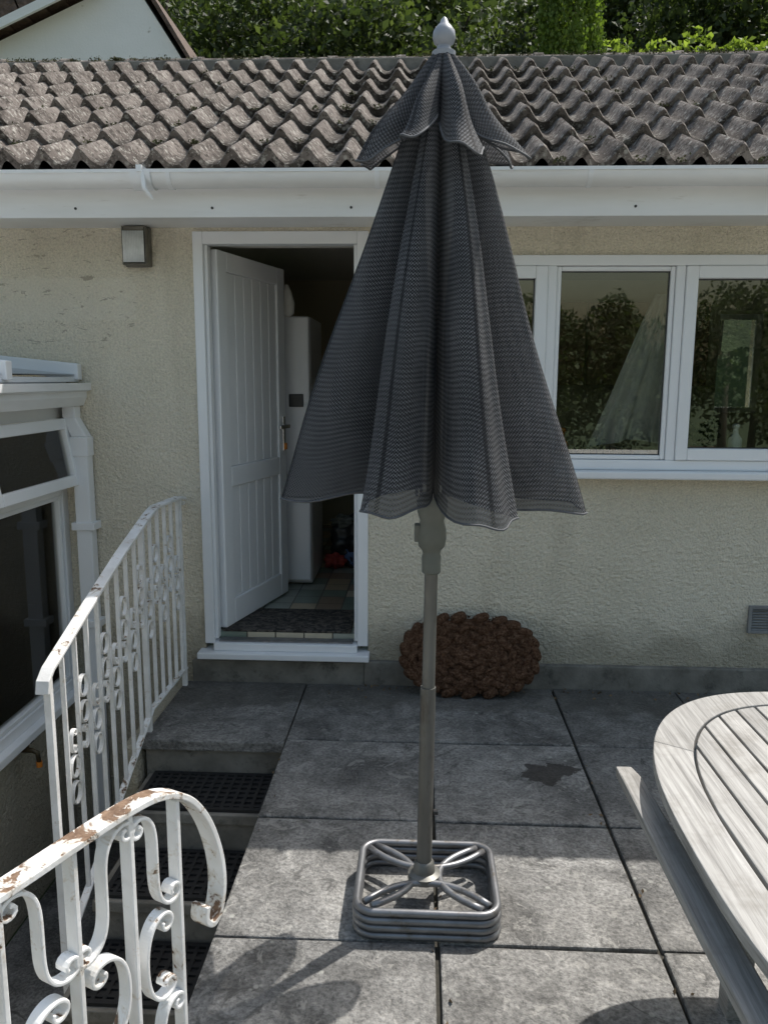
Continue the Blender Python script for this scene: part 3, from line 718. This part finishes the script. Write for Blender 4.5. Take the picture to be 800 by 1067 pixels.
# ------------------------------------------------------------------ conservatory (left)
def conservatory():
    e=empty('conservatory',(-2.5,-1.5,0)); X=-1.87; Y0=-3.6
    MB().box(X-.25,X-.02,Y0,-.001,-1.05,-.09).build('dwarf_wall',M_STUCCO,e)
    MB().box(X-.10,X+.075,Y0,-.001,-.088,-.045).build('sill',M_PVC,e,bevel=.006)
    f=MB(); zb,zt=-.044,1.45
    n=4; w=(-.001-Y0)/n; g=MB(); sa=MB()
    f.box(X-.035,X+.035,Y0,-.001,zb,zb+.055); f.box(X-.035,X+.035,Y0,-.001,zt-.06,zt)
    for i in range(n+1):
        y=Y0+i*w; a=max(Y0,y-.035); b=min(-.001,y+.035)
        if i==n: a=y-.06
        f.box(X-.034,X+.034,a,b,zb+.056,zt-.061)
    for i in range(n):
        a=Y0+i*w+.035; b=Y0+(i+1)*w-(.035 if i<n-1 else .06)
        f.box(X-.033,X+.033,a+.001,b-.001,1.00,1.05)
        frame_yz(f,a+.001,b-.001,zb+.057,.999,.022,X-.02,X+.025)
        g.box(X-.002,X+.002,a+.02,b-.02,zb+.075,.98)
        ang=math.radians(9) if i==n-1 else 0
        hz=zt-.062; H=hz-1.045
        az=Vector((math.sin(ang),0,-math.cos(ang))); ax=Vector((math.cos(ang),0,math.sin(ang)))
        o=Vector((X+.037,0,hz)); ys=Vector((0,1,0))
        def pc(y0,y1,h0,h1,t0,t1,mb): mb.obox(o+az*((h0+h1)/2)+ax*((t0+t1)/2)+ys*((y0+y1)/2),ys,ax,az,y1-y0,t1-t0,h1-h0)
        a2=a-.01;b2=b+.01;W=.055
        pc(a2,a2+W,0,H,0,.045,sa);pc(b2-W,b2,0,H,0,.045,sa);pc(a2+W,b2-W,0,W,0,.045,sa);pc(a2+W,b2-W,H-W,H,0,.045,sa)
        pc(a2+W-.004,b2-W+.004,W-.004,H-W+.004,.02,.024,g)
    f.build('frames',M_PVC,e,bevel=.004); sa.build('vents',M_PVC,e,bevel=.005); g.build('glass',M_GLASSC,e)
    MB().box(X-.05,X+.06,Y0,-.001,1.452,1.54).build('eaves_beam',M_PVC,e,bevel=.006)
    gx=X+.115
    prof=[(gx-.054,1.56),(gx-.054,1.50),(gx-.03,1.455),(gx+.03,1.455),(gx+.05,1.50),(gx+.05,1.525),(gx+.075,1.535),(gx+.075,1.57),(gx+.062,1.57),(gx+.06,1.548),(gx+.04,1.54),(gx+.038,1.505),(gx+.02,1.47),(gx-.02,1.47),(gx-.045,1.505),(gx-.045,1.56)]
    MB().poly_prism([(x,Y0,z) for x,z in prof],(0,-Y0-.001,0)).build('gutter',M_PVC_D,e)
    MB().poly_prism([(X+.13,Y0,1.606),(X+.13,Y0,1.612),(-4.4,Y0,1.872),(-4.4,Y0,1.866)],(0,-Y0-.001,0)).build('roof_glass',M_GLASSC,e)
    r=MB()
    for i in range(6):
        y=-.03-i*.7; r.poly_prism([(X+.15,y-.03,1.585),(X+.15,y-.03,1.665),(-4.4,y-.03,1.925),(-4.4,y-.03,1.845)],(0,.05,0))
    r.build('glazing_bars',M_PVC,e,bevel=.004)
    MB().box(X+.062,X+.128,Y0,-.001,1.575,1.598).box(X-.05,X+.06,Y0,-.001,1.542,1.60).build('drip_trim',M_PVC,e)
    MB().box(-4.5,X-.26,Y0,-.001,-.60,-.55).build('floor',M_FLOOR,e)
    MB().box(-4.6,-4.42,Y0,-.001,-1.05,1.85).build('far_wall',M_PVC_D,e)
    MB().box(-2.6,X-.11,Y0+.1,-.01,-.088,-.05).build('inner_ledge',M_PVC,e)
    d=empty('downpipe',(-1.7,-.06,.9)); px=-1.715
    q=MB(); q.box(px-.05,px+.03,-.085,-.015,.42,1.29)
    q.box(px-.056,px+.036,-.092,-.010,1.20,1.30)
    q.poly_prism([(px-.05,-.085,1.30),(px+.03,-.085,1.30),(px-.025,-.085,1.40),(px-.085,-.085,1.40)],(0,.07,0))
    q.box(px-.088,px-.022,-.087,-.013,1.395,1.455)
    q.box(px-.05,px+.03,-.0845,-.0155,-.9,.42)
    q.build('pipe',M_PVC,d,bevel=.006)
    MB().box(px-.07,px+.05,-.096,-.001,.82,.86).box(px-.07,px+.05,-.096,-.001,.30,.34).build('brackets',M_PVC,d,bevel=.004)
conservatory()
def ledge_items():
    lumps(empty('laundry_pile',(-2.1,-.5,.1)),'garment',[((-2.17,-.42,.10),(.13,.12,.11),M_RED),((-2.10,-.20,.08),(.11,.12,.10),M_CLOTH),((-2.20,-.16,.24),(.15,.13,.10),M_CLOTH),((-2.13,-.34,.27),(.11,.12,.07),M_BLUE),((-2.3,-.30,.36),(.13,.13,.08),M_PVC),((-2.1,-.75,.1),(.12,.15,.13),M_PVC)],-.049)
    e=empty('wall_tap',(-1.83,-.62,-.16))
    MB().tube([(-1.89,-.62,-.13),(-1.80,-.62,-.13),(-1.775,-.62,-.14),(-1.77,-.62,-.19)],[.012,.012,.012,.010],10).tube([(-1.82,-.62,-.13),(-1.82,-.62,-.09)],.008,8).build('body',simple('old_brass',(.12,.09,.05),(.06,.05,.03),20,.5,metal=.6),e,smooth=True)
    MB().box(-1.845,-1.795,-.635,-.605,-.092,-.080).build('lever',M_DARK,e,bevel=.003)
    MB().tube([(-1.77,-.62,-.185),(-1.77,-.62,-.21)],.014,12).build('hose_connector',M_ORANGE,e)
ledge_items()

# ------------------------------------------------------------------ iron railings
def scroll_pts(kind,h,turn=7.2,p=2.2,n=70,flip=1):
    t=np.linspace(-1,1,n); K=turn*(p+1)
    k=K*np.sign(t)*np.abs(t)**p if kind=='S' else (.9+K*np.abs(t)**p)
    ds=2/(n-1); th=np.zeros(n); c=n//2
    for i in range(c+1,n): th[i]=th[i-1]+k[i]*ds
    for i in range(c-1,-1,-1): th[i]=th[i+1]-k[i]*ds
    x=np.cumsum(-np.sin(th)*ds); z=np.cumsum(np.cos(th)*ds)
    x-=(x.max()+x.min())/2; z-=(z.max()+z.min())/2; s=h/(z.max()-z.min())
    return x*s*flip,z*s
def front_rail():
    O=Vector((-.60,-3.03,0)); U=Vector((.42,.907,0)).normalized(); Nn=Vector((U.y,-U.x,0)); Z=Vector((0,0,1))
    e=empty('iron_railing',(-.5,-2.8,.5))
    P=lambda u,z:O+U*u+Z*z
    def smooth_path(pts,n=8):
        out=[]; pts=[Vector(p) for p in pts]
        for i in range(len(pts)-1):
            p0=pts[max(i-1,0)];p1=pts[i];p2=pts[i+1];p3=pts[min(i+2,len(pts)-1)]
            for k in range(n):
                t=k/n; out.append(.5*((2*p1)+(p2-p0)*t+(2*p0-5*p1+4*p2-p3)*t*t+(3*p1-p0-3*p2+p3)*t**3))
        out.append(pts[-1]); return out
    top=[(-.45,.868),(-.2,.868),(0,.866),(.15,.870),(.25,.870),(.32,.860),(.385,.825),(.435,.760),(.468,.675),(.478,.600),(.466,.545),(.444,.528),(.424,.547),(.428,.575)]
    MB().ribbon(smooth_path([P(*q) for q in top]),Nn,.040,.012).build('top_rail',M_IRONT,e,bevel=.003)
    b=MB(); w,t=.026,.009
    def rz(u): 
        for (a,za),(c,zc) in zip(top[:-5],top[1:-4]):
            if a<=u<=c: return za+(zc-za)*(u-a)/(c-a)
        return .8
    for u in (-.40,-.27,-.14,-.01,.125,.245,.36): b.ribbon([P(u,.10),P(u,rz(u)-.006)],Nn,w,.010)
    b.ribbon([P(-.45,.12),P(.40,.12)],Nn,w+.004,.010)
    def sc(kind,u,z,h,flip=1,turn=7.2,p=2.2,ww=.026,wx=1.0):
        x,zz=scroll_pts(kind,h,turn,p,70,flip)
        b.ribbon([P(u+a*wx,z+c) for a,c in zip(x,zz)],Nn,ww,.007)
    for i,u in enumerate((-.335,-.205,-.075,.058,.185,.303)):
        f=1 if i%2 else -1
        wx=1.15 if u<.29 else .95
        sc('S',u,.752 if u<.29 else .742,.20,f,wx=wx)
        sc('C',u,.545,.17,-f,5.6,wx=wx)
        sc('S',u,.345,.20,-f,wx=wx); sc('C',u,.185,.12,f,5.6)
    b.build('bars_and_scrolls',M_IRON,e,bevel=.002)
    MB().box(-.83,-.79,-3.48,-3.44,-1.0,1.0).build('post',M_IRON,e,bevel=.004)
front_rail()
def back_rail():
    e=empty('iron_railing',(-1.22,-.8,.4)); X=-1.222; Nn=Vector((1,0,0))
    hr=[(-.03,.985),(-.10,1.00),(-.46,1.01),(-.56,.99),(-.91,.885),(-1.25,.765),(-1.58,.645),(-1.62,.615),(-1.63,.575)]
    mb=MB(); mb.ribbon([(X,y,z) for y,z in hr],Nn,.045,.013)
    mb.tube([(X,-.06,.975),(X,-.03,.955),(X,-.0,.96)],.008,8)
    mb.build('handrail',M_IRON2,e,bevel=.004)
    def top(y):
        for (a,za),(c,zc) in zip(hr[:-1],hr[1:]):
            if c<=y<=a: return za+(zc-za)*(y-a)/(c-a)
        return .65
    def bot(y): return .09 if y>-.62 else .09-(-.62-y)*.50
    b=MB(); b.ribbon([(X,-.08,.09),(X,-.62,.09),(X,-1.61,.09-.99*.5)],Nn,.028,.010)
    ys=np.arange(-.13,-1.58,-.104)
    for i,y in enumerate(ys):
        b.ribbon([(X,y,bot(y)),(X,y,top(y)-.005)],Nn,.017,.010)
        if i<len(ys)-1:
            yc=y-.052; zc=(bot(yc)+top(yc))/2
            f=1 if i%2 else -1
            dz=.20 if i%2 else -.02
            for off in (dz+.05,dz-.05):
                cz=zc+off
                ring=[(X,yc+.034*math.cos(a),cz+.040*math.sin(a)) for a in np.linspace(0,2*math.pi,20,endpoint=False)]
                b.ribbon(ring,Nn,.016,.006,closed=True)
            x,zz=scroll_pts('C',.085,5.0,1.7,40,f)
            b.ribbon([(X,yc+a,zc+dz-.145*f*1+c) for a,c in zip(x,zz)],Nn,.016,.006)
    for y in (-.10,-.66,-1.59): b.box(X-.012,X+.012,y-.012,y+.012,-.05 if y>-.3 else (-.04 if y>-.8 else -1.0),top(y)-.006)
    b.build('balusters',M_IRON2,e,bevel=.002)
back_rail()

# ------------------------------------------------------------------ coir mat
def coir():
    e=empty('coir_doormat',(.26,-.12,.2)); c=Vector((.265,-.125,.205))
    az=Vector((0,.30,1)).normalized(); ax=Vector((1,0,0)); ay=ax.cross(az)
    mb=MB()
    def blob(p,d,l,w,hh):
        d=d.normalized(); s=ay; t=d.cross(s)
        seg=10; rings=6; vs=[]
        for i in range(rings):
            a=-math.pi/2+math.pi*(i+.5)/rings
            for k in range(seg):
                b=2*math.pi*k/seg; ca=math.cos(a)**.6
                vs.append(p+d*(l*math.sin(a))+t*(w*ca*math.cos(b))+s*(hh*ca*math.sin(b)))
        vs=[p-d*l]+vs+[p+d*l]; fs=[]
        for k in range(seg): fs.append((0,1+(k+1)%seg,1+k)); fs.append((len(vs)-1,1+(rings-1)*seg+k,1+(rings-1)*seg+(k+1)%seg))
        for i in range(rings-1):
            for k in range(seg): fs.append((1+i*seg+k,1+i*seg+(k+1)%seg,1+(i+1)*seg+(k+1)%seg,1+(i+1)*seg+k))
        mb.add(vs,fs)
    rs=random.Random(9)
    def pt(a,b,th):
        return c+ax*(a*abs(math.cos(th))**.85*math.copysign(1,math.cos(th)))+az*(b*abs(math.sin(th))**.85*math.copysign(1,math.sin(th)))
    for ring in range(4):
        a=.312-.080*ring; b=max(.172-.056*ring,.012)
        per=math.pi*(3*(a+b)-math.sqrt((3*a+b)*(a+3*b))); n=max(5,int(per/.066))
        for k in range(n):
            for sgn in (-1,1):
                th=2*math.pi*(k+.25*sgn+rs.uniform(-.06,.06)+.3*ring)/n
                p=pt(a,b,th); tan=(pt(a,b,th+.02)-pt(a,b,th-.02)).normalized(); rad=tan.cross(ay)
                blob(p+rad*(sgn*.018)+ay*rs.uniform(-.006,.006),tan+rad*(-sgn*rs.uniform(.35,.6)),.045*rs.uniform(.9,1.1),.027*rs.uniform(.9,1.1),.034)
    mb.build('braids',M_COIR,e,smooth=True)
    pts=[c+ax*(.325*math.cos(t))+az*(.185*math.sin(t))+ay*.012 for t in np.linspace(0,2*math.pi,48,endpoint=False)]
    MB().poly_prism(pts,-ay*.024).build('backing',M_COIR,e)
    F=[]
    for _ in range(3200):
        th=rs.uniform(0,6.283); q=rs.uniform(.1,1.05)**.6; F.append(tuple(pt(.340*q,.200*q,th)+ay*rs.uniform(-.036,.038)))
    leaves('fibres',F,.012,M_COIR,e)
coir()

# ------------------------------------------------------------------ parasol
PX,PY=.035,-1.80
def canopy(name,z_top,z_bot,rfun,Ri,lobes,e,zl=.04,seedo=0,rows=40,fold=.016,spread=.30,nar=1.0):
    seg=22; nl=8; cols=nl*seg; grid=[]
    for r in range(rows+1):
        t=r/rows; ro=rfun(t); row=[]
        for c in range(cols+1):
            k=int(c//seg)%nl; s=(c%seg)/seg*2-1 
            phi0,R,ex,hang=lobes[k]
            g=s*(1+spread*(1-s*s)*min(1,t*1.6))
            na=1-(1-nar)*min(1,t*2)
            phi=phi0+math.radians(22.5)*g*na
            body=(1-abs(s)**ex); deep=min(1,.35+t*1.2); ri=1-deep*(1-Ri)
            rr=ro*R*(ri+(1-ri)*body) if abs(s)<.999 else ro*ri*.9
            rr+=fold*t*body*(math.cos(s*6.2+k*1.7+t*1.2)+.6*math.sin(s*11+k*2.3-t*2.5))
            rr+=.012*body*math.sin(t*8+k*1.3)*t
            z=z_top+(z_bot-z_top)*t + (zl*s*s+hang)*t*t + .010*t*math.sin(phi*3+seedo)+.006*t*math.sin(s*9+k)
            row.append(((PX+.010*(1-t)+rr*math.sin(phi),PY-rr*math.cos(phi),z),s))
        grid.append(row)
    vs=[p for row in grid for p,_ in row]; w=cols+1; fs=[]
    for r in range(rows):
        for c in range(cols): fs.append((r*w+c,r*w+c+1,(r+1)*w+c+1,(r+1)*w+c))
    me=bpy.data.meshes.new(name); me.from_pydata(vs,[],fs); me.update()
    u1=me.uv_layers.new(name='UVMap'); u2=me.uv_layers.new(name='Seam')
    ua=[0.]; last=[Vector(p) for p,_ in grid[-1]]
    for c in range(cols): ua.append(ua[-1]+(last[c+1]-last[c]).length)
    for poly in me.polygons:
        c0=(poly.index%cols); k=c0//seg; cen=(ua[k*seg]+ua[(k+1)*seg])/2
        for li in poly.loop_indices:
            vi=me.loops[li].vertex_index; r,c=divmod(vi,w); t=r/rows; sh=.12+.88*rfun(t)/rfun(1)
            u1.data[li].uv=((ua[c]-cen)*sh+k*1.0,t*(z_top-z_bot)*1.06); u2.data[li].uv=((ua[c]-cen)*sh,0)
        poly.use_smooth=True
    me.materials.append(M_FABRIC)
    ob=bpy.data.objects.new(name,me); COL.objects.link(ob); ob.parent=e; ob.matrix_parent_inverse=Matrix.Translation(-e.location)
    MB().tube([Vector(p) for p,_ in grid[-1]][:-1],.0030,6,closed=True).build(name+'_hem',M_PIPING,e,smooth=True)
def parasol():
    e=empty('parasol',(PX,PY,0)); d=math.radians
    spec={-157.5:(.95,2.2,0),-112.5:(1.0,1.8,0),-67.5:(1.06,1.5,.022),-22.5:(.88,3.6,0),22.5:(.93,3.2,-.005),67.5:(1.05,1.5,-.004),112.5:(1.0,1.8,0),157.5:(.95,2.2,0)}
    canopy('canopy',2.42,1.262,lambda t:.020+.395*t**.86,.12,[(d(k),*spec[k]) for k in sorted(spec)],e,zl=.03,seedo=3,spread=.30,nar=.95,fold=.019)
    spec2={-157.5:(.95,2.0,0),-112.5:(1.,1.6,0),-67.5:(1.03,1.5,-.01),-22.5:(.90,1.8,.01),22.5:(1.0,1.9,-.03),67.5:(1.10,1.4,0),112.5:(1.,1.6,0),157.5:(.95,2.,0)}
    canopy('vent_cap',2.435,2.165,lambda t:.024+.203*t**.95,.30,[(d(k),*spec2[k]) for k in sorted(spec2)],e,zl=.10,seedo=8,rows=18,fold=.012,spread=.30,nar=.96)
    MB().tube([(PX-.008,PY,.10),(PX,PY,1.05),(PX+.01,PY,2.42)],.0190,20).build('pole',M_POLE,e,smooth='auto')
    MB().lathe([(.022,1.045),(.027,1.05),(.028,1.095),(.025,1.105),(.028,1.115),(.037,1.125),(.042,1.15),(.041,1.175),(.034,1.20),(.042,1.225),(.044,1.26),(.03,1.28)],PX,PY,22).build('runner',M_GREYPL,e,smooth='auto')
    MB().box(PX-.050,PX-.03,PY-.02,PY+.02,1.14,1.19).build('runner_lug',M_GREYPL,e,bevel=.004)
    r=MB()
    for k in range(8):
        a=d(45*k); r.tube([(PX+.045*math.sin(a),PY-.045*math.cos(a),1.27),(PX+.045*math.sin(a),PY-.045*math.cos(a),1.75)],.005,6)
    r.build('ribs',M_STEEL,e,smooth=True)
    MB().lathe([(.030,2.425),(.031,2.437),(.019,2.444),(.017,2.452),(.026,2.459),(.030,2.472),(.028,2.487),(.019,2.499),(.012,2.506),(.008,2.516),(.002,2.522)],PX+.012,PY,20).build('finial',M_FINIAL,e,smooth='auto')
parasol()
def base():
    e=empty('parasol_base',(PX,PY,0)); hx,hy=.208,.178; r=.055; tr=.0115
    def loop(hx,hy,z):
        pts=[]
        for cx,cy,a0 in((hx-r,hy-r,0),(-hx+r,hy-r,90),(-hx+r,-hy+r,180),(hx-r,-hy+r,270)):
            for k in range(7):
                a=math.radians(a0+15*k); pts.append((PX+cx+r*math.cos(a),PY+cy+r*math.sin(a),z))
        return pts
    mb=MB()
    for i,(s,z) in enumerate([(1,.0125),(.995,.0365),(1,.0605),(.99,.0845)]): mb.tube(loop(hx*s,hy*s,z),tr,12,closed=True)
    for sx,sy,horiz in((0,1,1),(0,-1,1),(1,0,0),(-1,0,0)):
        pts=[]
        for k in range(17):
            t=k/16*2-1
            if horiz: pts.append((PX+t*(hx-.025),PY+sy*((hy-.02)*abs(t)**2.1*.86+.038*(1-t*t)),.088))
            else: pts.append((PX+sx*((hx-.02)*abs(t)**2.1*.86+.038*(1-t*t)),PY+t*(hy-.025),.0875))
        mb.tube(pts,.0105,10)
    mb.build('frame',M_STEEL,e,smooth=True)
    MB().lathe([(.045,.078),(.050,.08),(.050,.098),(.034,.105),(.030,.135),(.0245,.14)],PX-.008,PY,22).tube([(PX-.008,PY,.13),(PX-.004,PY,.70)],.0230,20).build('socket',M_POLE,e,smooth='auto')
    MB().tube([(PX+.018,PY,.30),(PX+.032,PY,.30)],.009,10).build('clamp_screw',M_DARK,e)
base()

# ------------------------------------------------------------------ table & chair
def outline(cx,cy,hx,hy,ex,n=96):
    return [(cx+hx*math.copysign(abs(math.cos(t))**(2/ex),math.cos(t)),cy+hy*math.copysign(abs(math.sin(t))**(2/ex),math.sin(t))) for t in np.linspace(0,2*math.pi,n,endpoint=False)]
def table():
    e=empty('garden_table',(1.06,-2.65,0)); cx,cy=1.06,-2.66; hx,hy=.54,.81; ex=2.55; z0,z1=.702,.73
    segs=96
    mb=MB()
    O=outline(cx,cy,hx,hy,ex,segs*2); I=outline(cx,cy,hx-.088,hy-.088,ex,segs*2)
    for k in range(6):
        i0=int(k*segs*2/6)+16; i1=int((k+1)*segs*2/6)+16
        idx=[i%(segs*2) for i in range(i0,i1+1)]; n=len(idx)
        vs=[(*O[i],z0) for i in idx]+[(*O[i],z1) for i in idx]+[(*I[i],z1) for i in idx]+[(*I[i],z0) for i in idx]
        fs=[]
        for q0 in range(n-1):
            for q in range(4): fs.append((q*n+q0,q*n+q0+1,((q+1)%4)*n+q0+1,((q+1)%4)*n+q0))
        fs+=[(0,n,2*n,3*n),(n-1,2*n-1,3*n-1,4*n-1)]
        mb.add(vs,fs)
    ix,iy=hx-.094,hy-.094; n=15; wsl=2*ix/n; g=.0032
    for i in range(n):
        xa=-ix+i*wsl+g; xb=-ix+(i+1)*wsl-g; vs=[]
        S=6; xsn=[xa+(xb-xa)*k/S for k in range(S+1)]
        Y=[iy*max(.0,(1-min(1,abs(x/ix))**ex))**(1/ex) for x in xsn]
        for z in(z0+.003,z1-.001):
            for x,y in zip(xsn,Y): vs.append((cx+x,cy+y,z))
            for x,y in zip(xsn,Y): vs.append((cx+x,cy-y,z))
        m=S+1
        top=[2*m+k for k in range(m)]+[3*m+k for k in range(m-1,-1,-1)]; bot=[k for k in range(m)]+[m+k for k in range(m-1,-1,-1)]
        fs=[tuple(top),tuple(bot[::-1])]; L_=len(top)
        for k in range(L_): fs.append((bot[k],bot[(k+1)%L_],top[(k+1)%L_],top[k]))
        mb.add(vs,fs)
    mb.build('top',M_WOOD,e,bevel=.003)
    fr=MB()
    fr.box(cx-.30,cx+.30,cy+.50,cy+.525,.62,.70).box(cx-.30,cx+.30,cy-.525,cy-.50,.62,.70).box(cx-.30,cx-.275,cy-.499,cy+.499,.62,.70).box(cx+.275,cx+.30,cy-.499,cy+.499,.62,.70)
    for sx in(-1,1):
        for sy in(-1,1): fr.box(cx+sx*.24-.03,cx+sx*.24+.03,cy+sy*.46-.03,cy+sy*.46+.03,.0,.70)
    fr.build('legs_and_apron',M_WOOD,e,bevel=.004)
table()
def chair():
    e=empty('garden_chair',(.8,-3.0,0)); mb=MB()
    for x,s in ((.525,1),(1.09,-1)):
        path=[(x,-2.13,.618),(x,-2.20,.628),(x+.002*s,-2.45,.632),(x+.006*s,-2.75,.632),(x+.010*s,-2.95,.630),(x+.010*s,-3.10,.626)]
        mb.ribbon(path,(1,0,0),[.040,.050,.056,.060,.058,.054],.026)
    oy=-.17
    for x in (.600,1.02):
        mb.ribbon([(x,-2.86+oy,.02),(x,-3.02+oy,.55),(x,-3.16+oy,1.02)],(1,0,0),.026,.045)
        mb.ribbon([(x+.03*(1 if x<.8 else -1),-3.22+oy,.02),(x+.03*(1 if x<.8 else -1),-2.80+oy,.605)],(1,0,0),.024,.045)
    mb.ribbon([(.60,-3.17+oy,1.0),(1.02,-3.17+oy,1.0)],(0,.3,1),.08,.022)
    for i in range(7): 
        x=.65+i*.053; mb.ribbon([(x,-3.045+oy,.60),(x,-3.16+oy,.97)],(1,0,0),.03,.014)
    mb.ribbon([(.61,-3.03+oy,.58),(1.01,-3.03+oy,.58)],(0,.3,1),.05,.02)
    for i in range(5): mb.box(.62,1.0,-3.15+i*.055,-3.105+i*.055,.405,.423)
    mb.box(.632,.656,-3.17,-2.86,.37,.404); mb.box(.964,.988,-3.17,-2.86,.37,.404)
    mb.build('frame',M_WOOD,e,bevel=.004)
    MB().tube([(.505,-2.97,.60),(1.11,-2.97,.60)],.006,8).build('pivot_bolt',M_STEEL,e)
chair()

# ------------------------------------------------------------------ light, camera
sd=Vector((.44,.43,1.0)).normalized(); el=math.asin(sd.z); az=math.atan2(sd.x,sd.y)
w=bpy.data.worlds.new('World'); scene.world=w; w.use_nodes=True; nt=w.node_tree; nt.nodes.clear()
sk=nt.nodes.new('ShaderNodeTexSky'); sk.sky_type='NISHITA'; sk.sun_disc=False; sk.sun_elevation=el; sk.sun_rotation=az
sk.air_density=2.2; sk.dust_density=5.0; sk.ozone_density=4.0
bg=nt.nodes.new('ShaderNodeBackground'); bg.inputs[1].default_value=.15
o=nt.nodes.new('ShaderNodeOutputWorld'); nt.links.new(sk.outputs[0],bg.inputs[0]); nt.links.new(bg.outputs[0],o.inputs[0])
sl=bpy.data.lights.new('sun','SUN'); sl.energy=5.0; sl.angle=math.radians(.5); sl.color=(1,.965,.92)
so=bpy.data.objects.new('sun',sl); COL.objects.link(so); so.location=(5,5,12)
so.rotation_euler=(-sd).to_track_quat('-Z','Y').to_euler()
cam=bpy.data.cameras.new('camera'); co=bpy.data.objects.new('camera',cam); COL.objects.link(co)
cam.sensor_fit='VERTICAL'; cam.sensor_height=36; cam.lens=28.07; cam.clip_start=.05; cam.clip_end=600
Mx=Matrix.Rotation(math.radians(2.6),4,'Z')@Matrix.Rotation(math.radians(80.5),4,'X')@Matrix.Rotation(math.radians(.3),4,'Z')
co.matrix_world=Matrix.Translation((0,-4.05,1.6))@Mx
scene.camera=co
scene.view_settings.view_transform='Standard'; scene.view_settings.look='None'; scene.view_settings.exposure=0; scene.view_settings.gamma=1
